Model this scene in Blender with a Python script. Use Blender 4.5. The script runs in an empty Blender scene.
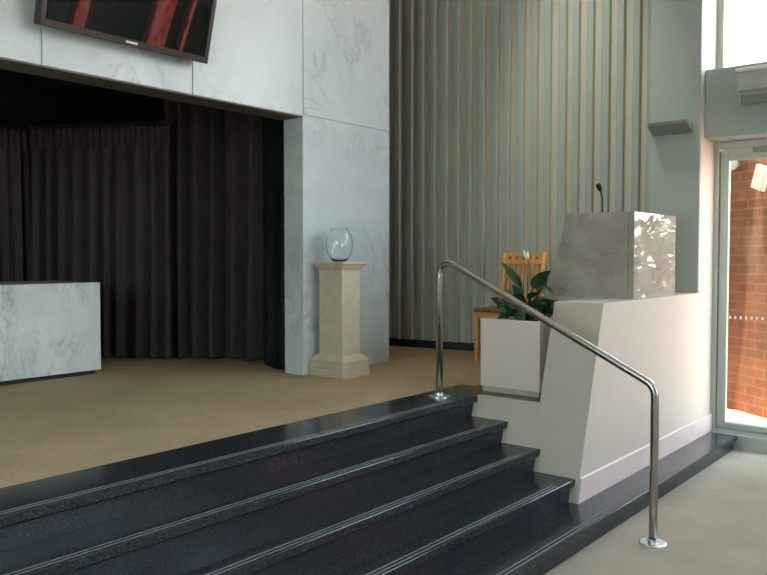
import bpy, bmesh, math, random
from mathutils import Vector, Matrix

random.seed(7)
K = 0.86                      # survey units -> metres
scene = bpy.context.scene
COL = scene.collection
Z0, R, D = 0.136, 0.15, 0.288  # first platform height, riser, run
S = Z0 + 4 * R                 # stage level
HP = 1.457                     # parapet top
SL = 0.305                     # lean of the parapet end (x per z)
def endx(z): return SL * (z - Z0)

# ------------------------------------------------------------------ materials
def new_mat(name):
    m = bpy.data.materials.new(name); m.use_nodes = True
    nt = m.node_tree
    return m, nt, nt.nodes['Principled BSDF']
def noise(nt, scale, detail=4, rough=0.55, dist=0.0, coord=None, vec_scale=None):
    tc = nt.nodes.new('ShaderNodeTexCoord')
    out = tc.outputs['Object']
    if vec_scale:
        mp = nt.nodes.new('ShaderNodeMapping'); mp.inputs['Scale'].default_value = vec_scale
        nt.links.new(out, mp.inputs['Vector']); out = mp.outputs['Vector']
    n = nt.nodes.new('ShaderNodeTexNoise')
    n.inputs['Scale'].default_value = scale; n.inputs['Detail'].default_value = detail
    n.inputs['Roughness'].default_value = rough; n.inputs['Distortion'].default_value = dist
    nt.links.new(out, n.inputs['Vector'])
    return n
def ramp(nt, src, stops):
    r = nt.nodes.new('ShaderNodeValToRGB')
    e = r.color_ramp.elements
    while len(e) < len(stops): e.new(0.5)
    for el, (p, c) in zip(e, stops):
        el.position = p; el.color = (*c, 1)
    nt.links.new(src, r.inputs['Fac'])
    return r
def bump(nt, b, src, strength=0.3, dist=0.01):
    bp = nt.nodes.new('ShaderNodeBump')
    bp.inputs['Strength'].default_value = strength; bp.inputs['Distance'].default_value = dist
    nt.links.new(src, bp.inputs['Height']); nt.links.new(bp.outputs['Normal'], b.inputs['Normal'])
def plain(name, c, rough=0.5, metal=0.0, spec=0.5, var=0.0, vscale=6, bmp=0.0, bscale=60):
    m, nt, b = new_mat(name)
    b.inputs['Base Color'].default_value = (*c, 1)
    b.inputs['Roughness'].default_value = rough; b.inputs['Metallic'].default_value = metal
    b.inputs['Specular IOR Level'].default_value = spec
    if var:
        n = noise(nt, vscale, 5)
        r = ramp(nt, n.outputs['Fac'], [(0.3, tuple(x*(1-var) for x in c)), (0.7, tuple(min(1, x*(1+var)) for x in c))])
        nt.links.new(r.outputs['Color'], b.inputs['Base Color'])
    if bmp:
        n2 = noise(nt, bscale, 3); bump(nt, b, n2.outputs['Fac'], bmp, 0.004)
    return m
def marble(name, base, vein, scale=2.2, rough=0.2, vein_amt=1.0, vs=(1, 1, 1), spec=0.5):
    m, nt, b = new_mat(name)
    n1 = noise(nt, scale, 9, 0.62, 1.6, vec_scale=vs)
    a = nt.nodes.new('ShaderNodeMath'); a.operation = 'SUBTRACT'; a.inputs[1].default_value = 0.5
    nt.links.new(n1.outputs['Fac'], a.inputs[0])
    ab = nt.nodes.new('ShaderNodeMath'); ab.operation = 'ABSOLUTE'; nt.links.new(a.outputs[0], ab.inputs[0])
    r1 = ramp(nt, ab.outputs[0], [(0.0, vein), (0.012 + 0.02*vein_amt, tuple((v+2*c)/3 for v, c in zip(vein, base))), (0.09, base)])
    n2 = noise(nt, scale * 0.45, 6, 0.6, 0.8)
    cloud = tuple(c * (1 - 0.16*vein_amt) for c in base)
    r2 = ramp(nt, n2.outputs['Fac'], [(0.35, cloud), (0.65, (1, 1, 1))])
    n3 = noise(nt, scale * 0.8, 3)
    r3 = ramp(nt, n3.outputs['Fac'], [(0.42, (0, 0, 0)), (0.62, (1, 1, 1))])
    mx0 = nt.nodes.new('ShaderNodeMix'); mx0.data_type = 'RGBA'
    nt.links.new(r3.outputs['Color'], mx0.inputs['Factor'])
    mx0.inputs['A'].default_value = (*base, 1)
    nt.links.new(r1.outputs['Color'], mx0.inputs['B'])
    mx = nt.nodes.new('ShaderNodeMix'); mx.data_type = 'RGBA'; mx.blend_type = 'MULTIPLY'
    mx.inputs['Factor'].default_value = 0.5
    nt.links.new(mx0.outputs['Result'], mx.inputs['A']); nt.links.new(r2.outputs['Color'], mx.inputs['B'])
    nt.links.new(mx.outputs['Result'], b.inputs['Base Color'])
    b.inputs['Roughness'].default_value = rough
    b.inputs['Specular IOR Level'].default_value = spec
    return m
def carpet(name, c):
    m, nt, b = new_mat(name)
    n = noise(nt, 260, 2); n2 = noise(nt, 2.2, 4)
    r = ramp(nt, n.outputs['Fac'], [(0.3, tuple(x*0.72 for x in c)), (0.7, tuple(x*1.25 for x in c))])
    r2 = ramp(nt, n2.outputs['Fac'], [(0.35, (0.86, 0.86, 0.86)), (0.65, (1, 1, 1))])
    mx = nt.nodes.new('ShaderNodeMix'); mx.data_type = 'RGBA'; mx.blend_type = 'MULTIPLY'; mx.inputs['Factor'].default_value = 1
    nt.links.new(r.outputs['Color'], mx.inputs['A']); nt.links.new(r2.outputs['Color'], mx.inputs['B'])
    nt.links.new(mx.outputs['Result'], b.inputs['Base Color'])
    b.inputs['Roughness'].default_value = 0.95; b.inputs['Specular IOR Level'].default_value = 0.1
    bump(nt, b, n.outputs['Fac'], 0.6, 0.006)
    return m
def granite(name):
    m, nt, b = new_mat(name)
    n = noise(nt, 190, 2, 0.6)
    r = ramp(nt, n.outputs['Fac'], [(0.38, (0.013, 0.015, 0.020)), (0.56, (0.030, 0.034, 0.042)), (0.72, (0.11, 0.12, 0.14))])
    nt.links.new(r.outputs['Color'], b.inputs['Base Color'])
    n2 = noise(nt, 3, 4)
    r2 = ramp(nt, n2.outputs['Fac'], [(0.3, (0.10,)*3), (0.7, (0.22,)*3)])
    nt.links.new(r2.outputs['Color'], b.inputs['Roughness'])
    b.inputs['Specular IOR Level'].default_value = 0.32
    return m
def wood(name, c):
    m, nt, b = new_mat(name)
    n = noise(nt, 9, 5, 0.6, 1.0, vec_scale=(6, 6, 0.6))
    r = ramp(nt, n.outputs['Fac'], [(0.3, tuple(x*0.7 for x in c)), (0.7, tuple(x*1.2 for x in c))])
    nt.links.new(r.outputs['Color'], b.inputs['Base Color'])
    b.inputs['Roughness'].default_value = 0.38
    return m
def brushed(name, c, rough):
    m, nt, b = new_mat(name)
    b.inputs['Base Color'].default_value = (*c, 1); b.inputs['Metallic'].default_value = 1
    b.inputs['Roughness'].default_value = rough
    return m
def brick(name):
    m, nt, b = new_mat(name)
    tc = nt.nodes.new('ShaderNodeTexCoord')
    mp = nt.nodes.new('ShaderNodeMapping'); mp.inputs['Rotation'].default_value = (math.radians(90), 0, 0)
    nt.links.new(tc.outputs['Object'], mp.inputs['Vector'])
    # object space: x along the wall, z up
    br = nt.nodes.new('ShaderNodeTexBrick')
    br.inputs['Color1'].default_value = (0.36, 0.155, 0.074, 1); br.inputs['Color2'].default_value = (0.31, 0.12, 0.058, 1)
    br.inputs['Mortar'].default_value = (0.35, 0.21, 0.125, 1)
    br.inputs['Scale'].default_value = 1.0; br.inputs['Brick Width'].default_value = 0.24
    br.inputs['Row Height'].default_value = 0.086; br.inputs['Mortar Size'].default_value = 0.008
    br.inputs['Bias'].default_value = -0.1
    nt.links.new(mp.outputs['Vector'], br.inputs['Vector'])
    n = noise(nt, 5, 5)
    r = ramp(nt, n.outputs['Fac'], [(0.3, (0.8, 0.8, 0.8)), (0.7, (1.1, 1.06, 1.0))])
    mx = nt.nodes.new('ShaderNodeMix'); mx.data_type = 'RGBA'; mx.blend_type = 'MULTIPLY'; mx.inputs['Factor'].default_value = 1
    nt.links.new(br.outputs['Color'], mx.inputs['A']); nt.links.new(r.outputs['Color'], mx.inputs['B'])
    nt.links.new(mx.outputs['Result'], b.inputs['Base Color'])
    b.inputs['Roughness'].default_value = 0.9
    bump(nt, b, br.outputs['Fac'], -0.4, 0.006)
    return m
def pane_mat(name, tint=(0.95, 0.97, 0.96)):
    m = bpy.data.materials.new(name); m.use_nodes = True
    nt = m.node_tree; nt.nodes.clear()
    o = nt.nodes.new('ShaderNodeOutputMaterial')
    t = nt.nodes.new('ShaderNodeBsdfTransparent'); t.inputs['Color'].default_value = (*tint, 1)
    g = nt.nodes.new('ShaderNodeBsdfGlossy'); g.inputs['Roughness'].default_value = 0.0
    f = nt.nodes.new('ShaderNodeFresnel'); f.inputs['IOR'].default_value = 1.45
    x = nt.nodes.new('ShaderNodeMixShader')
    ge = nt.nodes.new('ShaderNodeNewGeometry'); iv = nt.nodes.new('ShaderNodeMath'); iv.operation = 'SUBTRACT'; iv.inputs[0].default_value = 1.0
    nt.links.new(ge.outputs['Backfacing'], iv.inputs[1])
    mu = nt.nodes.new('ShaderNodeMath'); mu.operation = 'MULTIPLY'
    nt.links.new(f.outputs[0], mu.inputs[0]); nt.links.new(iv.outputs[0], mu.inputs[1])
    nt.links.new(mu.outputs[0], x.inputs[0]); nt.links.new(t.outputs[0], x.inputs[1]); nt.links.new(g.outputs[0], x.inputs[2])
    nt.links.new(x.outputs[0], o.inputs['Surface'])
    return m
def red_pane_mat(name):
    m = pane_mat(name)
    nt = m.node_tree
    t = [n for n in nt.nodes if n.type == 'BSDF_TRANSPARENT'][0]
    n = noise(nt, 9, 4, 0.6, 0.5)
    r = ramp(nt, n.outputs['Fac'], [(0.38, (0.34, 0.16, 0.18)), (0.47, (0.78, 0.32, 0.30)), (0.56, (0.58, 0.38, 0.42)), (0.66, (0.82, 0.42, 0.30))])
    nt.links.new(r.outputs['Color'], t.inputs['Color'])
    return m
def glass_mat(name):
    m, nt, b = new_mat(name)
    b.inputs['Base Color'].default_value = (0.97, 0.98, 0.98, 1); b.inputs['Roughness'].default_value = 0.0
    b.inputs['Transmission Weight'].default_value = 1.0; b.inputs['IOR'].default_value = 1.45
    return m
def leaf_mat(name, c1, c2):
    m, nt, b = new_mat(name)
    n = noise(nt, 14, 3)
    r = ramp(nt, n.outputs['Fac'], [(0.3, c1), (0.7, c2)])
    nt.links.new(r.outputs['Color'], b.inputs['Base Color'])
    b.inputs['Roughness'].default_value = 0.4
    return m

M = dict(
    wallmarble=marble('wall_marble', (0.61, 0.69, 0.755), (0.45, 0.52, 0.57), 1.7, 0.28, 0.35, spec=0.35),
    lectmarble=marble('lectern_marble', (0.48, 0.45, 0.43), (0.34, 0.32, 0.31), 4.5, 0.012, 0.8, vs=(1, 1, 1.6)),
    catmarble=marble('catafalque_marble', (0.72, 0.77, 0.80), (0.44, 0.48, 0.52), 3.6, 0.2, 0.6, vs=(1.6, 1, 0.8)),
    stone=plain('sandstone', (0.58, 0.51, 0.40), 0.6, var=0.08, vscale=9, bmp=0.1),
    granite=granite('black_granite'),
    strip=plain('grit_strip', (0.20, 0.21, 0.22), 0.6),
    stagecarpet=carpet('stage_carpet', (0.52, 0.40, 0.255)),
    carpet=carpet('hall_carpet', (0.48, 0.42, 0.34)),
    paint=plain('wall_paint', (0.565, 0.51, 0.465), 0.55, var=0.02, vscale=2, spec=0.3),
    beampaint_piershade=plain('beam_paint_and_pier_shade', (0.34, 0.39, 0.375), 0.55, var=0.02, vscale=2, spec=0.3),  # beam colour; on the pier's side sheet it stands in for shade
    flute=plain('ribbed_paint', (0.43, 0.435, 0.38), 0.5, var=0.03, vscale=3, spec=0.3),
    flute2=plain('ribbed_second_tone', (0.31, 0.37, 0.355), 0.5, var=0.03, vscale=3, spec=0.3),  # darker, greener tone on two facets of each rib
    darkbase=plain('dark_skirting', (0.03, 0.045, 0.05), 0.4),
    skirting=plain('tile_skirting', (0.70, 0.55, 0.54), 0.35, var=0.03),
    white=plain('white_paint', (0.80, 0.80, 0.78), 0.6),
    darkwall=plain('brown_wall', (0.20, 0.17, 0.14), 0.7),
    blackwall=plain('black_lining', (0.008, 0.008, 0.009), 0.9),
    soffit=plain('dark_soffit', (0.10, 0.085, 0.075), 0.6),
    curtain=plain('charcoal_cloth', (0.066, 0.053, 0.062), 0.9, spec=0.15, var=0.12, vscale=5, bmp=0.3, bscale=220),
    velvet=plain('crushed_velvet', (0.010, 0.012, 0.015), 0.55, spec=0.35, var=0.9, vscale=26, bmp=1.0, bscale=40),
    steel=brushed('brushed_steel', (0.50, 0.47, 0.45), 0.27),
    flange=brushed('steel_flange', (0.78, 0.78, 0.78), 0.3),
    alum=plain('aluminium_paint', (0.40, 0.44, 0.42), 0.4, metal=0.35),
    darksteel=plain('grey_metal', (0.24, 0.255, 0.25), 0.4, metal=0.3),
    silver=plain('silver', (0.80, 0.80, 0.79), 0.35, metal=0.3),
    acbody=plain('grey_plastic', (0.37, 0.40, 0.37), 0.45),
    wood=wood('beech', (0.66, 0.34, 0.10)),
    pad=plain('brown_vinyl', (0.20, 0.105, 0.045), 0.5),
    planter=plain('white_planter', (0.82, 0.71, 0.70), 0.35, var=0.02),
    soil=plain('soil', (0.03, 0.022, 0.015), 0.95, var=0.4, vscale=50, bmp=0.8),
    leaf=leaf_mat('lily_leaf', (0.012, 0.045, 0.020), (0.035, 0.095, 0.035)),
    petal=plain('white_petal', (0.85, 0.85, 0.80), 0.5),
    spadix=plain('cream_spadix', (0.75, 0.68, 0.4), 0.7),
    bezel=plain('black_bezel', (0.018, 0.018, 0.019), 0.3),
    screen=plain('dark_screen', (0.004, 0.008, 0.008), 0.02, spec=0.5),
    micblack=plain('black_foam', (0.012, 0.012, 0.012), 0.8),
    rubber=plain('black_rubber', (0.015, 0.015, 0.015), 0.6),
    pane=pane_mat('window_glass'),
    bluepane=pane_mat('light_cooling_blue_glass', (0.84, 0.93, 0.97)), greenpane=pane_mat('light_cooling_green_glass', (0.80, 0.925, 0.91)),  # tints chosen to cool the light through the unseen front and left windows
    dot=plain('frosted_dot', (0.85, 0.85, 0.82), 0.7),
    redpane=red_pane_mat('tv_reflection_red_glass'), glass=glass_mat('clear_glass'),  # red glass made up for the strips reflected in the television
    brick=brick('brick'),
    paving=plain('pale_paving', (0.85, 0.49, 0.34), 0.8, var=0.05, vscale=3),
    treeleaf=leaf_mat('garden_leaf', (0.16, 0.15, 0.03), (0.36, 0.26, 0.07)),
    bark=plain('bark', (0.16, 0.11, 0.07), 0.9, var=0.3, vscale=20, bmp=0.6),
    flood=plain('cream_panel', (0.78, 0.66, 0.52), 0.5),
    opal=plain('opal_glass', (0.9, 0.9, 0.88), 0.25),
)

# ------------------------------------------------------------------ geometry helpers
ORIG = {}
class MB:
    def __init__(s, M4=None): s.v = []; s.f = []; s.mi = []; s.sm = []; s.M = M4; s.cur = 0
    def add(s, verts, faces, smooth=False):
        o = len(s.v)
        for p in verts:
            p = Vector(p)
            s.v.append(s.M @ p if s.M else p)
        for f in faces:
            s.f.append([o + i for i in f]); s.mi.append(s.cur); s.sm.append(smooth)
        return s
    def box(s, x0, x1, y0, y1, z0, z1, bev=0.0, seg=2):
        bm = bmesh.new()
        bmesh.ops.create_cube(bm, size=1.0)
        for v in bm.verts:
            v.co = Vector(((x0+x1)/2 + v.co.x*(x1-x0), (y0+y1)/2 + v.co.y*(y1-y0), (z0+z1)/2 + v.co.z*(z1-z0)))
        if bev: bmesh.ops.bevel(bm, geom=bm.edges[:], offset=bev, segments=seg, affect='EDGES', profile=0.5)
        return s.frombm(bm)
    def frombm(s, bm, smooth=False):
        bm.verts.ensure_lookup_table(); bm.verts.index_update()
        s.add([v.co.copy() for v in bm.verts], [[v.index for v in f.verts] for f in bm.faces], smooth)
        bm.free(); return s
    def prism(s, poly, axis, a, b):
        """poly: 2D points; axis: 0,1,2 extrusion axis. a/b numbers or functions of the 2D point"""
        fa = a if callable(a) else (lambda p: a); fb = b if callable(b) else (lambda p: b)
        def mk(p, t):
            q = list(p); q.insert(axis, t); return q
        n = len(poly)
        vs = [mk(p, fa(p)) for p in poly] + [mk(p, fb(p)) for p in poly]
        fs = [list(range(n))[::-1], list(range(n, 2*n))] + [[i, (i+1) % n, n+(i+1) % n, n+i] for i in range(n)]
        return s.add(vs, fs)
    def tube(s, pts, rad, seg=16, cap=True):
        pts = [Vector(p) for p in pts]
        n = len(pts); rads = rad if isinstance(rad, (list, tuple)) else [rad]*n
        rings = []; up = None
        for i, p in enumerate(pts):
            t = (pts[min(i+1, n-1)] - pts[max(i-1, 0)]).normalized()
            if up is None:
                a = Vector((0, 0, 1)) if abs(t.z) < 0.9 else Vector((1, 0, 0))
                up = (a - t*a.dot(t)).normalized()
            else: up = (up - t*up.dot(t)).normalized()
            w = t.cross(up)
            rings.append([p + (up*math.cos(2*math.pi*k/seg) + w*math.sin(2*math.pi*k/seg))*rads[i] for k in range(seg)])
        vs = [q for r in rings for q in r]; fs = []
        for i in range(n-1):
            for k in range(seg):
                fs.append([i*seg+k, i*seg+(k+1) % seg, (i+1)*seg+(k+1) % seg, (i+1)*seg+k])
        s.add(vs, fs, True)
        if cap:
            s.add(rings[0], [list(range(seg))[::-1]]); s.add(rings[-1], [list(range(seg))])
        return s
    def lathe(s, prof, cx, cy, seg=40, smooth=True):
        vs = []; fs = []; n = len(prof)
        for r, z in prof:
            for k in range(seg):
                a = 2*math.pi*k/seg; vs.append((cx + r*math.cos(a), cy + r*math.sin(a), z))
        for i in range(n-1):
            for k in range(seg):
                fs.append([i*seg+k, i*seg+(k+1) % seg, (i+1)*seg+(k+1) % seg, (i+1)*seg+k])
        s.add(vs, fs, smooth)
        return s
    def build(s, name, mats, parent=None, origin=None):
        if parent is not None: origin = ORIG[parent.name]
        elif origin is None: origin = Vector((0, 0, 0))
        origin = Vector(origin)
        me = bpy.data.meshes.new(name)
        me.from_pydata([((p - origin) * K)[:] for p in s.v], [], s.f)
        if not isinstance(mats, (list, tuple)): mats = [mats]
        for m in mats: me.materials.append(m)
        for p, mi, sm in zip(me.polygons, s.mi, s.sm): p.material_index = mi; p.use_smooth = sm
        bm = bmesh.new(); bm.from_mesh(me)
        bmesh.ops.remove_doubles(bm, verts=bm.verts, dist=1e-6)
        bmesh.ops.recalc_face_normals(bm, faces=bm.faces); bm.to_mesh(me); bm.free()
        o = bpy.data.objects.new(name, me); COL.objects.link(o)
        ORIG[o.name] = origin
        if parent is not None: o.parent = parent
        else: o.location = origin * K
        return o
def tag(o, label=None, cat=None, group=None, kind=None):
    for k, v in (('label', label), ('category', cat), ('group', group), ('kind', kind)):
        if v: o[k] = v
    return o
def thing(name, loc, label, cat, group=None):
    o = bpy.data.objects.new(name, None); COL.objects.link(o)
    o.empty_display_size = 0.1
    o.location = Vector(loc) * K; ORIG[o.name] = Vector(loc)
    return tag(o, label, cat, group)
def struct(mb, name, mats, origin=None, parent=None):
    o = mb.build(name, mats, parent, origin)
    o['kind'] = 'structure'
    return o

# ------------------------------------------------------------------ room shell
XL, YF, ZC = -8.2, -8.0, 7.0
struct(MB().box(XL, 2.86, YF, -D+0.056, -0.15, 0.0), 'floor', M['carpet'])
struct(MB().box(XL, 3.0, -D+0.056, 6.3, -0.15, -0.002), 'floor_slab', M['paving'])
struct(MB().box(XL, 0.547, 1.283, 6.3, S-0.12, S)
       .box(0.547, 3.1, 1.16, 6.3, S-0.12, S)
       .box(1.22, 3.1, 0.95, 1.16, S-0.12, S), 'floor_stage', M['stagecarpet'])
struct(MB().box(XL-0.2, 3.2, YF-0.2, 6.5, ZC, ZC+0.15), 'ceiling', M['white'])
LY0_, LY1_, LZ0, LZ1 = -2.6, 1.2, 1.2, 3.85
struct(MB().box(XL-0.15, XL, YF, LY0_, 0, ZC).box(XL-0.15, XL, LY1_, 6.3, 0, ZC).box(XL-0.15, XL, LY0_, LY1_, 0, LZ0).box(XL-0.15, XL, LY0_, LY1_, LZ1, ZC), 'wall_left', M['darkwall'])
lw = MB()
for i in range(4):
    yy = LY0_ + (LY1_-LY0_)*i/3
    lw.box(XL-0.12, XL-0.03, yy-0.03, yy+0.03, LZ0, LZ1)
lw.box(XL-0.12, XL-0.03, LY0_, LY1_, LZ0, LZ0+0.06).box(XL-0.12, XL-0.03, LY0_, LY1_, LZ1-0.06, LZ1)
lwo = struct(lw, 'window_6', M['alum'])  # window added in the unseen left wall as fill light for the stage
MB().box(XL-0.08, XL-0.07, LY0_, LY1_, LZ0, LZ1).build('pane', M['greenpane'], lwo)
# wall behind the camera, with an unseen window sized for the light it gives
fw = MB()
WX0, WX1, WZ0, WZ1 = -0.5, 2.8, 1.0, 4.8
fw.box(XL, WX0, YF-0.2, YF, 0, ZC).box(WX1, 3.0, YF-0.2, YF, 0, ZC).box(WX0, WX1, YF-0.2, YF, 0, WZ0).box(WX0, WX1, YF-0.2, YF, WZ1, ZC)
struct(fw, 'wall_front', M['white'])
wf = MB()
for i in range(6):
    x = WX0 + (WX1-WX0)*i/5
    wf.box(x-0.04, x+0.04, YF-0.16, YF-0.04, WZ0, WZ1)
wf.box(WX0, WX1, YF-0.16, YF-0.04, WZ0, WZ0+0.08).box(WX0, WX1, YF-0.16, YF-0.04, WZ1-0.08, WZ1)
w2 = struct(wf, 'window_2', M['alum'])
g = MB().box(WX0, WX1, YF-0.105, YF-0.095, WZ0, WZ1).build('pane', M['bluepane'], w2)

# marble wall over and beside the alcove
YM, YM2, ZL = 2.63, 2.87, 3.015
mw = MB()
gap = 0.003
XS = [-8.2, -7.0, -5.83, -4.65, -3.46, -2.28, -1.104, 0.068]
for i in range(len(XS)-1):
    mw.box(XS[i]+gap, XS[i+1]-gap, YM, YM2, ZL, ZC, 0.003, 1)
mw.box(0.068+gap, 1.26, YM, YM2, ZL+0.012, ZC, 0.003, 1)
mw.box(0.060, 1.26, YM, YM2, S, ZL+0.006, 0.003, 1)
mw.box(-8.2, 1.25, YM+0.012, YM2-0.01, ZL+0.02, ZC)
mw.box(0.075, 1.25, YM+0.012, YM2-0.01, S, ZC-0.1)
struct(mw, 'wall_back', M['wallmarble'])
struct(MB().box(XL, 0.058, YM+0.004, YM2+0.02, ZL-0.012, ZL-0.001), 'trim_1', M['soffit'])
# alcove lining
struct(MB().box(XL, 1.3, YM2+0.021, 6.2, 3.6, 3.7), 'ceiling_alcove', M['blackwall'])
struct(MB().box(XL, 1.3, 6.1, 6.2, S-0.1, 3.6), 'wall_alcove', M['blackwall'])
struct(MB().box(1.2, 1.26, YM2+0.001, 6.2, S, 3.6).box(1.2, 1.26, YM2+0.001, 6.2, 3.7, ZC), 'wall_alcove_side', M['blackwall'])

struct(MB().box(-6.0, -0.75, 5.93, 5.99, 3.125, 3.16).prism([(-0.82, 5.82), (-0.76, 5.86), (0.04, 4.42), (-0.02, 4.38)], 2, 3.13, 3.16), 'trim_4', M['blackwall'])
# ribbed stage wall
def flx(y): return 2.45 + 0.15 * (2.7 - y)
n0 = Vector((-1, -0.15, 0)).normalized()
prof = []
y = 0.46; k = 0
wid = [0.062, 0.050, 0.070, 0.058, 0.064]
while y < 4.6:
    w = wid[k % 5]; hi = 0.075 if k % 3 else 0.095
    prof += [(y, 0.0), (y + w, 0.0), (y + w + 0.008, 0.032), (y + w + 0.014, 0.045), (y + w + 0.022 + hi*0.62, 0.045), (y + w + 0.030 + hi*0.62, 0.030), (y + w + 0.036 + hi*0.62, 0.0)]
    y += w + 0.036 + hi*0.62; k += 1
pts = []
for yy, d in prof:
    b = Vector((flx(yy), yy, 0)) + n0 * d
    pts.append(b)
fl = MB()
n = len(pts)
ZB = S + 0.095
vs = [(p.x, p.y, ZB) for p in pts] + [(p.x, p.y, ZC) for p in pts] + [(p.x+0.1, p.y, ZB) for p in pts]
fs = [[i, i+1, n+i+1, n+i] for i in range(n-1)] + [[2*n+i, 2*n+i+1, i+1, i] for i in range(n-1)]
fl.add(vs, fs)
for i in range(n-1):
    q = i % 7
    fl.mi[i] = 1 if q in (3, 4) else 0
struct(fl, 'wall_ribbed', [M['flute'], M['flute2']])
struct(MB().prism([(flx(0.46)+0.03, 0.46), (flx(4.6)+0.03, 4.6), (flx(4.6)+0.15, 4.6), (flx(0.46)+0.15, 0.46)], 2, S, ZC), 'wall_ribbed_backing', M['darkbase'])
struct(MB().box(1.2, 3.2, 4.62, 4.75, S-0.1, ZC), 'wall_stage_end', M['white'])

# pier between the stage and the glazed side
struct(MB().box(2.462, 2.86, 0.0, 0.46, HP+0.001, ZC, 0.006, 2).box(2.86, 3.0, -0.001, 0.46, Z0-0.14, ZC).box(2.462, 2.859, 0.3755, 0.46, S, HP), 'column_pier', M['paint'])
struct(MB().box(2.44, 2.461, 0.002, 0.46, HP+0.001, ZC, 0.003, 1), 'pier_shaded_side', M['beampaint_piershade'])  # added thin sheet; its darker tone puts the pier's shade into colour

# parapet: leaning end, podium behind it
pw = MB()
ex = lambda p: endx(p[1])
pw.prism([(0, Z0), (0.375, Z0), (0.375, HP), (0, HP)], 0, ex, 2.86)
lo = [(0.3755, Z0), (0.924, Z0), (0.924, S-0.045), (0.905, S-0.045), (0.905, S+0.002), (0.3755, S+0.002)]
pw.prism(lo, 0, ex, lambda p: endx(p[1]) + 0.05)
pw.box(1.05, 2.439, 0.375, 0.86, S+0.001, HP)
par = struct(pw, 'wall_parapet', M['paint'])
sk = MB().prism([(-0.016, Z0), (0.0, Z0), (0.0, Z0+0.163), (-0.010, Z0+0.163), (-0.016, Z0+0.158)], 0, ex, 2.86)
struct(sk, 'baseboard_parapet', M['skirting'])

# ------------------------------------------------------------------ granite stairs
st = thing('staircase', (-3.0, 0.3, 0.0), 'broad flight of polished black granite steps up to the carpeted stage', 'stairs')
def step_profile(yn, yb, zt, zb):
    """nosing at y=yn, body to yb; top zt, bottom zb"""
    return [(yn+0.004, zt), (yn, zt-0.004), (yn, zt-0.042), (yn+0.006, zt-0.050), (yn+0.028, zt-0.055), (yn+0.028, zb), (yb, zb), (yb, zt)]
def step(i):
    zt = Z0 + R*i; zb = zt - (R if i else Z0)
    yn = 0.027 + D*(i-1); yb = yn + D + 0.028
    mb = MB()
    if i == 0:
        mb.prism(step_profile(yn, yb, zt, zb), 0, XL+0.01, 2.79)
        xe = lambda p: 0.05
    elif i < 4:
        mb.prism(step_profile(yn, yb, zt, zb), 0, XL+0.01, ex)
        xe = lambda p: endx(zt) - 0.22
    else:
        mb.prism(step_profile(yn, 1.283, zt, zb), 0, XL+0.01, ex)
        mb.prism([(endx(zt)+0.05, 0.376), (1.22, 0.376), (1.22, 1.16), (0.547, 1.16), (0.547, 1.283), (endx(zt), 1.283), (endx(zt), 0.906), (endx(zt)+0.05, 0.906)], 2, zt-0.12, zt)
        xe = lambda p: endx(zt) - 0.30
    mb.cur = 1
    for off in (0.022, 0.050):
        mb.prism([(yn+off, zt-0.001), (yn+off+0.009, zt-0.001), (yn+off+0.009, zt+0.0012), (yn+off, zt+0.0012)], 0, XL+0.01, xe)
    return mb.build('step', [M['granite'], M['strip']], st)
for i in range(5): step(i)

# ------------------------------------------------------------------ glazed side wall: beam, door, windows
struct(MB().box(2.55, 2.98, -7.9, -0.001, 2.855, 3.47, 0.006, 2), 'wall_right_beam', M['beampaint_piershade'])
rw = MB()
slits = [(-3.58, -3.30), (-4.50, -3.80), (-6.95, -6.30)]  # added unseen slots, placed where the television mirrors this wall
ys = -1.35
for a, b in slits:
    rw.box(2.86, 3.0, b, ys, 0, 2.855); rw.box(2.86, 3.0, a, b, 0, 0.3); ys = a
rw.box(2.86, 3.0, YF, ys, 0, 2.855)
rw.box(2.86, 3.0, YF, -0.001, 5.62, ZC).box(2.86, 3.0, YF, -7.6, 3.47, 5.62)
struct(rw, 'wall_right', M['darkwall'])
for i, (a, b) in enumerate(slits):
    f = MB().box(2.88, 2.96, a, a+0.04, 0.3, 2.855).box(2.88, 2.96, b-0.04, b, 0.3, 2.855)
    o = struct(f, 'window_%d' % (i+3), M['alum'])
    MB().box(2.915, 2.925, a+0.04, b-0.04, 0.3, 2.855).build('pane', M['redpane'], o)
# clerestory
cl = MB()
for yy in (-0.03, -2.5, -5.0, -7.57):
    cl.box(2.87, 2.95, yy-0.03, yy+0.03, 3.47, 5.62)
cl.box(2.87, 2.95, -7.6, -0.001, 3.47, 3.50).box(2.87, 2.95, -7.6, -0.001, 5.57, 5.62)
w1 = struct(cl, 'window_1', M['alum'])
MB().box(2.905, 2.915, -7.6, -0.001, 3.50, 5.57).build('pane', M['pane'], w1)
# door
YD = -1.35
d1 = bpy.data.objects.new('door_1', None); COL.objects.link(d1); d1.location = Vector((2.87, -0.7, 0)) * K
ORIG['door_1'] = Vector((2.87, -0.7, 0)); d1['kind'] = 'structure'
fr = MB()
fr.box(2.86, 2.98, -0.042, -0.001, 0.166, 2.789).box(2.86, 2.98, YD, YD+0.055, 0.166, 2.789).box(2.86, 2.98, YD, -0.001, 2.79, 2.854)
fr.box(2.801, 2.98, YD, -0.002, 0.0, 0.135).box(2.865, 2.98, YD, -0.001, 0.125, 0.165)
fr.build('door_frame', M['alum'], d1)
lf = MB()
lf.box(2.885, 2.94, -0.125, -0.048, 0.17, 2.775, 0.004, 1).box(2.885, 2.94, YD+0.062, YD+0.155, 0.17, 2.775, 0.004, 1)
lf.box(2.885, 2.94, YD+0.155, -0.125, 2.68, 2.775, 0.004, 1).box(2.885, 2.94, YD+0.155, -0.125, 0.17, 0.225, 0.004, 1)
lf.build('door_leaf', M['alum'], d1)
MB().box(2.862, 2.884, -1.0, -0.33, 2.735, 2.785, 0.004, 1).build('door_closer', M['darksteel'], d1)
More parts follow.
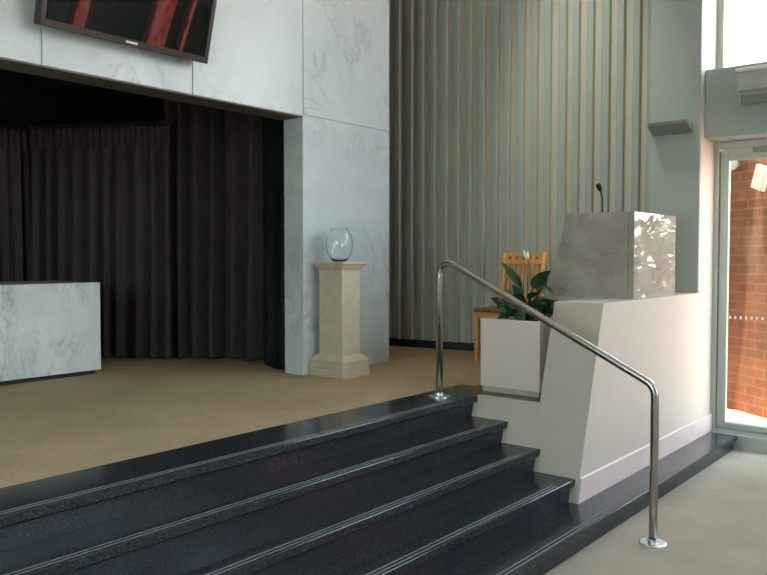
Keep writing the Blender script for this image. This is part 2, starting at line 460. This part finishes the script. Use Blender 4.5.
MB().box(2.908, 2.916, YD+0.155, -0.125, 0.225, 2.68).build('pane', M['pane'], d1)
dm = MB()
y = -0.140
while y > YD + 0.18:
    dm.box(2.9065, 2.9075, y-0.018, y, 1.205, 1.232); y -= 0.047
dm.build('safety_dots', M['dot'], d1)

# ------------------------------------------------------------------ outdoors
struct(MB().box(3.0, 60, -60, 60, -0.1, 0.1).box(-60, 60, -60, YF-0.2, -0.1, 0.0), 'ground', M['paving'])
a37 = math.atan2(0.8, 0.6)
bw = MB().box(0, 5.2, -0.25, 0.0, 0.1, 3.55)
bo = struct(bw, 'wall_brick', M['brick'])
bo.location = Vector((3.925, -0.30, 0)) * K; bo.rotation_euler = (0, 0, a37)
struct(MB().box(4.05, 8.0, -0.6, 4.7, 3.56, 3.66), 'added_canopy', M['white'])  # unseen canopy added to keep skylight off the brick wall
struct(MB().box(3.0, 8.0, 4.7, 4.9, 0.1, 3.56), 'added_brick_return', M['brick'])  # unseen end wall added to limit light reaching the brick
struct(MB().box(2.6, 3.08, YF-0.4, 6.5, ZC+0.15, ZC+0.25), 'trim_2', M['white'])

def onwall(s, off, z):
    d = Vector((0.6, 0.8, 0)); nrm = Vector((-0.8, 0.6, 0))
    p = Vector((3.925, -0.30, 0)) + d*s + nrm*off; p.z = z; return p

# globe lamp on the brick wall
gp = onwall(0.565, 0.10, 2.79)
gl = thing('wall_lamp', onwall(0.565, 0.0, 2.79), 'small round white globe lamp on the brick wall behind the glass door', 'lamp')
bm = bmesh.new(); bmesh.ops.create_uvsphere(bm, u_segments=24, v_segments=14, radius=0.066)
bmesh.ops.translate(bm, verts=bm.verts, vec=gp)
MB().frombm(bm, True).build('globe', M['opal'], gl)
MB().tube([onwall(0.565, 0.0, 2.79), onwall(0.565, 0.05, 2.79)], 0.022).build('lamp_bracket', M['alum'], gl)
# tilted cream panel light
fp = onwall(0.13, 0.09, 2.60)
fdl = thing('flood_light', onwall(0.12, 0.0, 2.55), 'tilted cream rectangular fitting on the brick wall beyond the glass door', 'light fitting')
Rm = Matrix.Translation(fp) @ Matrix.Rotation(a37, 4, 'Z') @ Matrix.Rotation(math.radians(-20), 4, 'Y')
MB(Rm).box(-0.085, 0.085, -0.03, 0.03, -0.125, 0.125, 0.008, 2).build('lamp_housing', M['flood'], fdl)
MB().tube([onwall(0.22, 0.0, 2.48), onwall(0.21, 0.06, 2.50), onwall(0.16, 0.08, 2.54)], 0.012, 8).build('lamp_bracket', M['flood'], fdl)

# garden trees seen only as reflections and through the glass
def tree(loc, h, rad, nleaf, label, sz=0.12):
    t = thing('garden_tree', loc, label, 'tree', None)
    L = Vector(loc)
    tr = MB(); tr.tube([L, L+Vector((0.03, 0.02, h*0.4)), L+Vector((-0.02, 0.05, h*0.75))], [0.07, 0.05, 0.02], 8)
    for q in range(7):
        a = q*2.4; b = L + Vector((0, 0, h*(0.3+0.06*q)))
        tr.tube([b, b+Vector((math.cos(a)*rad*0.4, math.sin(a)*rad*0.4, 0.2)), b+Vector((math.cos(a)*rad*0.8, math.sin(a)*rad*0.8, 0.45))], [0.025, 0.016, 0.006], 6)
    tr.build('trunk', M['bark'], t)
    fo = MB()
    for q in range(nleaf):
        while True:
            p = Vector((random.uniform(-1, 1), random.uniform(-1, 1), random.uniform(-1, 1)))
            if p.length < 1: break
        c = L + Vector((p.x*rad, p.y*rad, h*0.60 + p.z*h*0.42))
        u = Vector((random.gauss(0, 1), random.gauss(0, 1), random.gauss(0, 0.7))).normalized()
        w = u.cross(Vector((random.gauss(0, 1), random.gauss(0, 1), random.gauss(0, 1)))).normalized()
        nn = u.cross(w); l = sz*random.uniform(0.7, 1.4)
        fo.add([c-u*l, c-u*l*0.2+w*l*0.32+nn*0.01, c+u*l*0.5+w*l*0.2, c+u*l, c+u*l*0.5-w*l*0.2, c-u*l*0.2-w*l*0.32+nn*0.01], [[0, 1, 2, 3, 4, 5]])
    fo.build('foliage', M['treeleaf'], t)
tree((7.0, -1.55, 0.1), 2.35, 1.15, 1500, 'leafy shrub-like tree out in the garden, mirrored in the lectern front')

# ------------------------------------------------------------------ handrail
hx = -0.027
hr = thing('handrail', (hx, 0.3, 0), 'bent brushed steel handrail climbing beside the granite steps', 'handrail')
def fillet(pts, rads, n=10):
    out = [Vector(pts[0])]
    for i in range(1, len(pts)-1):
        a, b, c = Vector(pts[i-1]), Vector(pts[i]), Vector(pts[i+1]); r = rads[i-1]
        u = (a-b).normalized(); v = (c-b).normalized()
        ang = u.angle(v); t = r/math.tan(ang/2)
        p0 = b+u*t; p1 = b+v*t; cen = b + (u+v).normalized()*(r/math.sin(ang/2))
        e0 = p0-cen; e1 = p1-cen
        for q in range(n+1):
            out.append(cen + e0.slerp(e1, q/n).normalized()*r)
    out.append(Vector(pts[-1]))
    return out
path = fillet([(hx, -0.53, 0.004), (hx, -0.53, 0.985), (hx, 1.10, 1.792), (hx, 1.10, S+0.004)], [0.10, 0.085])
MB().tube(path, 0.0255, 20).build('rail', M['steel'], hr)
for yy, z in ((-0.53, 0.0), (1.10, S)):
    MB().lathe([(0.0, z), (0.082, z), (0.082, z+0.008), (0.076, z+0.011), (0.034, z+0.012), (0.032, z+0.03), (0.0262, z+0.032)], hx, yy, 40, False).build('floor_flange', M['flange'], hr)

# ------------------------------------------------------------------ lectern and microphone
le = thing('lectern', (1.5, 0.4, HP), 'polished grey marble lectern box on top of the pale parapet', 'lectern')
LX0, LX1, LY0, LT = 1.07, 1.985, 0.05, 2.135
side = [(LY0, HP), (0.78, HP), (0.615, LT), (LY0, LT)]
MB().box(LX0+0.0005, LX1-0.0005, LY0, LY0+0.045, HP, LT, 0.003, 1).build('front_panel', M['lectmarble'], le)
MB().prism([(LY0+0.046, HP), (0.78, HP), (0.615, LT), (LY0+0.046, LT)], 0, LX0, LX0+0.045).build('side_panel', M['lectmarble'], le)
MB().prism([(LY0+0.046, HP), (0.78, HP), (0.615, LT), (LY0+0.046, LT)], 0, LX1-0.045, LX1).build('side_panel', M['lectmarble'], le)
MB().prism([(LY0+0.046, 2.10), (0.625, 1.98), (0.630, 1.95), (LY0+0.046, 2.07)], 0, LX0+0.046, LX1-0.046).build('reading_desk', M['lectmarble'], le)
mi = thing('microphone', (1.5, 0.50, 2.0175), 'small black gooseneck microphone rising from the marble lectern', 'microphone')
MB().lathe([(0, 2.0175), (0.035, 2.0175), (0.035, 2.028), (0.014, 2.034), (0.010, 2.052), (0.0, 2.052)], 1.5, 0.50, 20).build('base', M['micblack'], mi)
MB().tube([(1.5, 0.50, 2.03), (1.5, 0.50, 2.20), (1.5, 0.503, 2.28), (1.5, 0.513, 2.34), (1.5, 0.527, 2.365)], 0.008, 8).build('gooseneck', M['rubber'], mi)
MB(Matrix.Translation((1.5, 0.531, 2.372)) @ Matrix.Rotation(math.radians(-25), 4, 'X')).lathe([(0.0, -0.035), (0.014, -0.032), (0.021, -0.01), (0.023, 0.012), (0.017, 0.031), (0.0, 0.038)], 0, 0, 16).build('foam_head', M['micblack'], mi)

# ------------------------------------------------------------------ wall uplight
ul = thing('wall_light', (2.44, 0.25, 2.93), 'grey metal wedge uplight fixed on the pier above the lectern', 'wall light')
MB().prism([(2.44, 2.905), (2.425, 2.900), (2.285, 2.975), (2.278, 3.0), (2.285, 3.0), (2.30, 2.985), (2.43, 2.92), (2.44, 2.93)], 1, 0.065, 0.425).build('shade', M['darksteel'], ul)
for ya in (0.067, 0.415):
    MB().prism([(2.4395, 2.93), (2.43, 2.92), (2.30, 2.985), (2.4395, 2.985)], 1, ya, ya+0.008).build('end_cap', M['darksteel'], ul)

# ------------------------------------------------------------------ air conditioner on the beam
ac = thing('air_conditioner', (2.55, -0.8, 3.1), 'grey wall mounted air conditioning unit on the beam over the door', 'air conditioner')
Y0, Y1 = -1.35, -0.325
MB().prism([(2.5499, 3.12), (2.40, 3.12), (2.375, 3.17), (2.365, 3.25), (2.365, 3.365), (2.5499, 3.365)], 1, Y0, Y1).build('body', M['acbody'], ac)
MB().prism([(2.5499, 3.3655), (2.345, 3.3655), (2.335, 3.38), (2.345, 3.40), (2.5499, 3.42)], 1, Y0-0.01, Y1+0.01).build('top_cover', M['silver'], ac)
MB().prism([(2.399, 3.105), (2.385, 3.10), (2.352, 3.165), (2.352, 3.19), (2.366, 3.185)], 1, Y0+0.02, Y1-0.03).build('louver', M['darksteel'], ac)
MB().box(2.352, 2.3645, Y0+0.02, Y1-0.02, 3.195, 3.208).build('trim_strip', M['darksteel'], ac)

# ------------------------------------------------------------------ pedestal and vase
PX, PY = 0.302, 2.42
pe = thing('pedestal', (PX, PY, S), 'square sandstone pedestal with moulded cap and base against the marble wall', 'pedestal')
def sq(mb, prof):
    vs = []; fs = []
    for h, z in prof:
        g = h*0.87; vs += [(PX-g, PY-h, z), (PX+g, PY-h, z), (PX+g, PY+h, z), (PX-g, PY+h, z)]
    for i in range(len(prof)-1):
        for k in range(4): fs.append([4*i+k, 4*i+(k+1) % 4, 4*i+4+(k+1) % 4, 4*i+4+k])
    fs.append([3, 2, 1, 0]); m = 4*(len(prof)-1); fs.append([m, m+1, m+2, m+3])
    return mb.add(vs, fs)
sq(MB(), [(0.202, S), (0.202, S+0.050), (0.198, S+0.054), (0.198, S+0.072), (0.202, S+0.076), (0.202, S+0.100), (0.196, S+0.104), (0.196, S+0.118), (0.202, S+0.122), (0.202, S+0.140), (0.196, S+0.145), (0.150, S+0.185), (0.136, S+0.19)]).build('base', M['stone'], pe)
sq(MB(), [(0.135, S+0.19), (0.135, 1.655)]).build('shaft', M['stone'], pe)
sq(MB(), [(0.136, 1.655), (0.140, 1.668), (0.146, 1.678), (0.158, 1.690), (0.163, 1.700), (0.163, 1.708), (0.182, 1.716), (0.187, 1.722), (0.187, 1.738), (0.184, 1.742)]).build('cap', M['stone'], pe)
vz = 1.742
va = [(0.0, 0.006), (0.058, 0.004), (0.064, 0.0)]
va = [(0.0, 0.0), (0.062, 0.0), (0.085, 0.010), (0.115, 0.040), (0.140, 0.085), (0.152, 0.140), (0.150, 0.190), (0.136, 0.235), (0.115, 0.268), (0.097, 0.288), (0.098, 0.298), (0.093, 0.300), (0.089, 0.294), (0.091, 0.286), (0.109, 0.265), (0.130, 0.232), (0.144, 0.190), (0.146, 0.140), (0.134, 0.087), (0.110, 0.044), (0.082, 0.018), (0.060, 0.012), (0.0, 0.012)]
v = MB().lathe([(max(r*0.8, 0.0005), z*0.98+vz+0.0005) for r, z in va], PX, PY, 48).build('vase', M['glass'], None, (PX, PY, vz))
tag(v, 'clear glass bulb vase standing empty on the sandstone pedestal', 'vase')

# ------------------------------------------------------------------ catafalque
ca = thing('catafalque', (-2.6, 4.5, S), 'white veined marble block standing in the curtained alcove', 'altar')
MB().box(-4.4, -1.027, 4.1, 5.0, S+0.04, 1.557, 0.004, 2).build('block', M['catmarble'], ca)
MB().box(-4.35, -1.06, 4.14, 4.96, S, S+0.04).build('recessed_base', M['rubber'], ca)

# ------------------------------------------------------------------ curtains
def curtain(path, z0, z1, spacing, amp, seed, mat, name, label, header=True, hemwob=0.0):
    rnd = random.Random(seed)
    path = [Vector((*p, 0)) for p in path]
    segs = [(path[i+1]-path[i]).length for i in range(len(path)-1)]
    tot = sum(segs)
    def at(s):
        for i, l in enumerate(segs):
            if s <= l or i == len(segs)-1:
                d = (path[i+1]-path[i]).normalized()
                return path[i] + d*s, Vector((-d.y, d.x, 0))
            s -= l
    ns = int(tot/0.011); zs = [0, .01, .03, .08, .16, .3, .45, .6, .75, .85, .90, .915, .93, .95, .97, .985, 1.0]
    phs = []; ph = 0; rate = 1.0
    for i in range(ns+1):
        if i % 9 == 0: tgt = rnd.uniform(0.55, 1.55)
        rate += (tgt-rate)*0.2
        ph += 2*math.pi*0.011/spacing*rate; phs.append(ph)
    amps = []; a = 1
    for i in range(ns+1):
        if i % 12 == 0: ta = rnd.uniform(0.6, 1.3)
        a += (ta-a)*0.12; amps.append(a)
    vs = []; fs = []
    for i in range(ns+1):
        p, nrm = at(tot*i/ns)
        s = tot*i/ns
        for t in zs:
            z = z0 + (z1-z0)*t
            A = amp*(1.15-0.45*t)*amps[i]
            ph_ = phs[i] + 0.5*math.sin(3.1*t + s*2.0)*(1-t)
            o = -A*(2.4*abs(math.sin(ph_*0.5))**0.8 - 1.4 + 0.22*math.sin(2*ph_+0.6) + 0.25*(1-t)*math.sin(0.37*ph_))
            if header and t > 0.90:
                w = min(1, (t-0.90)/0.03)
                o = o*(1-0.85*w) + 0.016*w*math.sin(s*2*math.pi/0.07 + math.sin(s*5))
            q = p + nrm*o
            zz = z + (0.010*math.sin(ph_*0.5+1) if t == 0 else 0) + 0.012
            vs.append((q.x, q.y, zz))
    m = len(zs)
    for i in range(ns):
        for j in range(m-1): fs.append([i*m+j, (i+1)*m+j, (i+1)*m+j+1, i*m+j+1])
    o = MB().add(vs, fs, True).build(name, mat, None, (path[0].x, path[0].y, z0))
    sd = o.modifiers.new('cloth_thickness', 'SOLIDIFY'); sd.thickness = 0.003
    return tag(o, label, 'curtain')
curtain([(-6.0, 5.96), (-0.75, 5.95)], S, 3.11, 0.19, 0.060, 3, M['curtain'], 'curtain', 'dark charcoal curtain hanging along the back of the alcove behind the marble block')
curtain([(-0.79, 5.84), (-0.02, 4.45)], S, 3.115, 0.17, 0.060, 11, M['curtain'], 'curtain', 'dark charcoal pleated curtain with gathered heading slanting along the alcove side beside the marble block')
curtain([(0.03, 4.64), (0.42, 3.80), (0.44, 3.50)], S, 3.52, 0.20, 0.075, 23, M['curtain'], 'curtain', 'dark charcoal curtain with wide plain folds at the right of the alcove', header=False)
curtain([(0.235, 3.36), (0.165, 3.05), (0.14, 2.93)], S, 3.50, 0.30, 0.010, 5, M['velvet'], 'curtain', 'narrow crushed blackish velvet curtain at the right edge of the alcove opening', header=False)

# ------------------------------------------------------------------ television
tvl = Vector((-1.71, 2.50, 3.23))
tv = thing('television', tvl, 'flat black television tilted down high on the marble wall', 'television')
T = Matrix.Translation(tvl) @ Matrix.Rotation(math.radians(15), 4, 'X')   # leans its top towards the hall
W2, H = 0.646, 0.76
bz = MB(T)
bz.box(-W2, W2, 0.0, 0.085, 0.0, 0.045, 0.004, 2).box(-W2, W2, 0.0, 0.085, H-0.035, H, 0.004, 2)
bz.box(-W2, -W2+0.035, 0.0, 0.085, 0.04, H-0.03, 0.004, 2).box(W2-0.035, W2, 0.0, 0.085, 0.04, H-0.03, 0.004, 2)
bz.box(-W2+0.02, W2-0.02, 0.03, 0.083, 0.02, H-0.02)
bz.build('bezel', M['bezel'], tv)
MB(T).box(-W2+0.034, W2-0.034, 0.012, 0.029, 0.044, H-0.034).build('screen', M['screen'], tv)
lg = MB(T)
x = -0.045
for w in (0.009, 0.008, 0.009, 0.008, 0.007, 0.009, 0.008, 0.004, 0.009):
    lg.box(x, x+w, -0.002, 0.0005, 0.016, 0.030); x += w + 0.0022
lg.build('logo', M['silver'], tv)
MB(T).box(-0.18, 0.18, 0.085, 0.11, 0.2, 0.55).box(-0.15, -0.11, 0.10, 0.255, 0.45, 0.49).box(0.11, 0.15, 0.10, 0.255, 0.45, 0.49).build('wall_bracket', M['darksteel'], tv)

# ------------------------------------------------------------------ chair
cl_ = Vector((2.09, 1.745, S))
ch = thing('chair', cl_, 'light wooden chair with slatted back behind the white planter', 'chair')
CM = Matrix.Translation(cl_) @ Matrix.Rotation(math.radians(-90-1), 4, 'Z')   # local -y is the front
hw, hd = 0.262, 0.235
def leg(x, y, front):
    mb = MB(CM)
    if front: mb.box(x-0.022, x+0.022, y-0.022, y+0.022, 0, 0.49, 0.004, 1)
    else: mb.tube([(x, y+0.03, 0.0), (x, y, 0.25), (x, y, 0.55), (x, y+0.035, 0.85), (x, y+0.075, 1.09)], 0.024, 8)
    return mb.build('leg', M['wood'], ch)
for sx in (-1, 1):
    leg(sx*(hw-0.022), -hd+0.022, True); leg(sx*(hw-0.03), hd-0.01, False)
ap = MB(CM)
ap.box(-hw+0.02, hw-0.02, -hd+0.004, -hd+0.026, 0.42, 0.495).box(-hw+0.02, hw-0.02, hd-0.03, hd-0.008, 0.42, 0.495)
ap.box(-hw+0.006, -hw+0.028, -hd+0.03, hd-0.02, 0.42, 0.495).box(hw-0.028, hw-0.006, -hd+0.03, hd-0.02, 0.42, 0.495)
ap.build('seat_frame', M['wood'], ch)
MB(CM).box(-hw-0.01, hw+0.01, -hd-0.015, hd-0.03, 0.496, 0.535, 0.016, 3).build('seat', M['pad'], ch)
# back: leaning frame
BM = CM @ Matrix.Translation((0, hd-0.005, 0.55)) @ Matrix.Rotation(math.radians(-8), 4, 'X')
tr = MB(BM)
zt, zh0, zh1, zb_ = 0.545, 0.475, 0.505, 0.425
tr.box(-hw, hw, -0.014, 0.014, zh1, zt, 0.003, 1).box(-hw, hw, -0.014, 0.014, zb_, zh0, 0.003, 1)
holes = [-0.16, -0.08, 0.0, 0.08, 0.16]; hwid = 0.016
edges = [-hw] + [e for h in holes for e in (h-hwid, h+hwid)] + [hw]
for i in range(0, len(edges), 2): tr.box(edges[i], edges[i+1], -0.0135, 0.0135, zh0-0.002, zh1+0.002)
tr.build('top_rail', M['wood'], ch)
MB(BM).box(-hw+0.03, hw-0.03, -0.012, 0.012, 0.03, 0.075, 0.003, 1).build('lower_rail', M['wood'], ch)
for i in range(7):
    x = -0.168 + 0.056*i
    MB(BM).box(x-0.013, x+0.013, -0.008, 0.008, 0.07, 0.43, 0.002, 1).build('slat', M['wood'], ch)

# ------------------------------------------------------------------ planter and peace lily
px0, px1, py0, py1, pz0, pz1 = 0.39, 0.91, 0.485, 1.003, S+0.008, 1.303
pp = thing('potted_plant', ((px0+px1)/2, (py0+py1)/2, S), 'glossy green leafy plant in a white square planter at the top of the steps', 'potted plant')
pl = MB()
w = 0.03
pl.box(px0, px0+w, py0, py1, pz0+0.03, pz1, 0.004, 1).box(px1-w, px1, py0, py1, pz0+0.03, pz1, 0.004, 1)
pl.box(px0+w, px1-w, py0, py0+w, pz0+0.03, pz1, 0.004, 1).box(px0+w, px1-w, py1-w, py1, pz0+0.03, pz1, 0.004, 1)
pl.box(px0+0.005, px1-0.005, py0+0.005, py1-0.005, pz0+0.03, pz0+0.06)
plo = pl.build('planter', M['planter'], pp)
MB().box(px0+0.012, px1-0.012, py0+0.012, py1-0.012, S+0.0005, pz0+0.03).build('foot', M['stone'], plo)
MB().box(px0+w, px1-w, py0+w, py1-w, pz0+0.3, pz1-0.05).build('soil', M['soil'], pp)
def leafmesh(mb, base, tip, wid, droop=0.05, side=None, fold=0.18):
    base, tip = Vector(base), Vector(tip)
    d = tip-base; L = d.length
    if side is None: side = Vector((-0.64, 0.77, 0)) if abs(d.normalized().dot(Vector((-0.64, 0.77, 0)))) < 0.8 else Vector((0, 0, 1))
    side = Vector(side); u = d.normalized(); side = (side - u*side.dot(u)).normalized(); nrm = u.cross(side)
    if nrm.z < 0: nrm = -nrm
    N = 9; vs = []; fs = []
    for i in range(N+1):
        t = i/N
        c = base + d*t + nrm*(droop*L*4*t*(1-t))
        w_ = wid*(math.sin(math.pi*min(1, t**0.8)))**0.8*(1-0.25*t) if 0 < t < 1 else 0.001
        vs += [c - side*w_ + nrm*fold*w_, c - side*w_*0.5+nrm*fold*0.35*w_, c, c + side*w_*0.5+nrm*fold*0.35*w_, c + side*w_ + nrm*fold*w_]
    for i in range(N):
        for j in range(4): fs.append([i*5+j, i*5+j+1, i*5+5+j+1, i*5+5+j])
    mb.add(vs, fs, True)
fo = MB()
cen = Vector((0.655, 0.745, 1.23))
def PT(u, v, X=0.85):      # place in the plant by height and spread
    return Vector((X*0.9645 - 0.17, 0.731 + (525-u)*0.00916, 1.807 - (v-254)*0.00786))
big = [((523, 292, .84), (504, 262, .76), .048), ((528, 292, .82), (550, 270, .78), .075), ((542, 284, .76), (559, 293, .66), .032),
       ((528, 300, .78), (549, 291, .66), .06), ((524, 300, .8), (506, 291, .74), .05), ((522, 304, .78), (505, 302, .68), .05),
       ((530, 304, .74), (552, 302, .66), .06), ((526, 306, .72), (533, 322, .60), .05), ((520, 306, .74), (508, 318, .64), .045),
       ((534, 306, .74), (548, 316, .64), .05), ((526, 298, .8), (517, 284, .72), .05), ((530, 296, .9), (538, 276, .95), .055)]
for (b, t, w_) in big:
    bp, tp = PT(*b), PT(*t); bp = bp.lerp(tp, 0.14); w_ *= 0.82
    leafmesh(fo, bp, tp, w_, 0.08)
    fo.tube([cen + Vector((random.uniform(-.05, .05), random.uniform(-.05, .05), -0.05)), (cen+bp)/2 + Vector((0, 0, 0.03)), bp, bp + (tp-bp)*0.25 + Vector((0, 0, 0.01))], [0.009, 0.008, 0.006, 0.003], 6)
rl = random.Random(4)
for i in range(26):
    a = rl.uniform(0, 2*math.pi); r1 = rl.uniform(0.06, 0.13); r2 = r1 + rl.uniform(0.10, 0.19); z1 = rl.uniform(1.30, 1.40)
    bp = Vector((cen.x+math.cos(a)*r1, cen.y+math.sin(a)*r1, z1)); tp = Vector((cen.x+math.cos(a)*r2, cen.y+math.sin(a)*r2, z1 + rl.uniform(-0.04, 0.13)))
    leafmesh(fo, bp, tp, rl.uniform(0.035, 0.06), 0.12)
    fo.tube([cen + Vector((random.uniform(-.05, .05), random.uniform(-.05, .05), -0.05)), bp], [0.008, 0.005], 6)
fo.build('foliage', M['leaf'], pp)
fl_ = MB(); sp0 = PT(524.5, 260, .86)
fl_.tube([cen, cen + Vector((0, 0, 0.2)), sp0], [0.006, 0.0045, 0.003], 6)
fst = fl_.build('flower_stem', M['leaf'], pp)
fm = MB(); leafmesh(fm, PT(524.5, 259.5, .86), PT(521, 249.5, .83), .017, 0.1, fold=0.5)
leafmesh(fm, PT(524.5, 258.5, .86), PT(523.5, 251, .86), .012, 0.1, fold=0.4)
fm.build('petal', M['petal'], fst)
MB().tube([PT(524.6, 259, .85), PT(523.4, 254, .845)], [0.006, 0.004], 8).build('spadix', M['spadix'], fst)

# ------------------------------------------------------------------ light
world = bpy.data.worlds.new('World'); scene.world = world; world.use_nodes = True
nt = world.node_tree; nt.nodes.clear()
o = nt.nodes.new('ShaderNodeOutputWorld'); bg = nt.nodes.new('ShaderNodeBackground')
tc = nt.nodes.new('ShaderNodeTexCoord'); sx = nt.nodes.new('ShaderNodeSeparateXYZ')
nt.links.new(tc.outputs['Generated'], sx.inputs[0])
r = ramp(nt, sx.outputs['Z'], [(0.0, (1.0, 0.82, 0.68)), (0.10, (1.0, 0.90, 0.80)), (0.40, (0.66, 0.85, 1.0))])
nt.links.new(r.outputs['Color'], bg.inputs['Color']); bg.inputs['Strength'].default_value = 9.8
nt.links.new(bg.outputs[0], o.inputs['Surface'])
sun = bpy.data.lights.new('sun', 'SUN'); sun.energy = 10.5; sun.angle = math.radians(0.6); sun.color = (1.0, 0.95, 0.86)
so = bpy.data.objects.new('sun', sun); COL.objects.link(so)
so.rotation_euler = Vector((-0.060, 0.2, 1.0)).to_track_quat('Z', 'Y').to_euler()
so.location = (0, 0, 9)
def portal(name, loc, size_x, size_y, direction):
    l = bpy.data.lights.new(name, 'AREA'); l.shape = 'RECTANGLE'; l.size = size_x*K; l.size_y = size_y*K
    l.cycles.is_portal = True
    ob = bpy.data.objects.new(name, l); COL.objects.link(ob); ob.location = Vector(loc)*K
    ob.rotation_euler = Vector(direction).to_track_quat('-Z', 'Z').to_euler()
portal('daylight_unseen_front_window', ((WX0+WX1)/2, YF-0.22, (WZ0+WZ1)/2), WX1-WX0, WZ1-WZ0, (0, 1, 0))
portal('daylight_clerestory', (3.02, -3.8, 4.55), 7.6, 2.12, (-1, 0, 0))
portal('daylight_added_left_window', (XL-0.2, (LY0_+LY1_)/2, (LZ0+LZ1)/2), LY1_-LY0_, LZ1-LZ0, (1, 0, 0))
wl = bpy.data.lights.new('added_rib_spot', 'SPOT'); wl.energy = 400; wl.color = (1.0, 0.92, 0.80)  # added spot without a fixture; brightens the right of the ribbed wall
wl.spot_size = math.radians(36); wl.spot_blend = 1.0; wl.shadow_soft_size = 0.12
wlo = bpy.data.objects.new('added_rib_spot', wl); COL.objects.link(wlo); wlo.location = Vector((0.9, 1.35, ZC-0.1))*K
wlo.rotation_euler = (Vector((2.72, 1.10, 2.9)) - Vector((0.9, 1.35, ZC-0.1))).to_track_quat('-Z', 'Z').to_euler()
portal('daylight_door', (3.02, -0.7, 1.45), 1.35, 2.7, (-1, 0, 0))

# ------------------------------------------------------------------ camera
cam = bpy.data.cameras.new('camera'); co = bpy.data.objects.new('camera', cam); COL.objects.link(co)
co.location = Vector((-4.79107, -2.28190, 1.78344)) * K
co.rotation_euler = (math.radians(90 - 2.24327), math.radians(0.0), math.radians(-50.5139))
cam.sensor_width = 36.0; cam.lens = 780.05/767*36.0
cam.clip_start = 0.05; cam.clip_end = 300
scene.camera = co
scene.view_settings.view_transform = 'Standard'
scene.view_settings.look = 'None'
scene.view_settings.gamma = 1.0
scene.view_settings.use_curve_mapping = False
scene.view_settings.exposure = 0.0
scene.cycles.use_denoising = True
scene.cycles.max_bounces = 12
scene.cycles.diffuse_bounces = 6
scene.cycles.transparent_max_bounces = 12
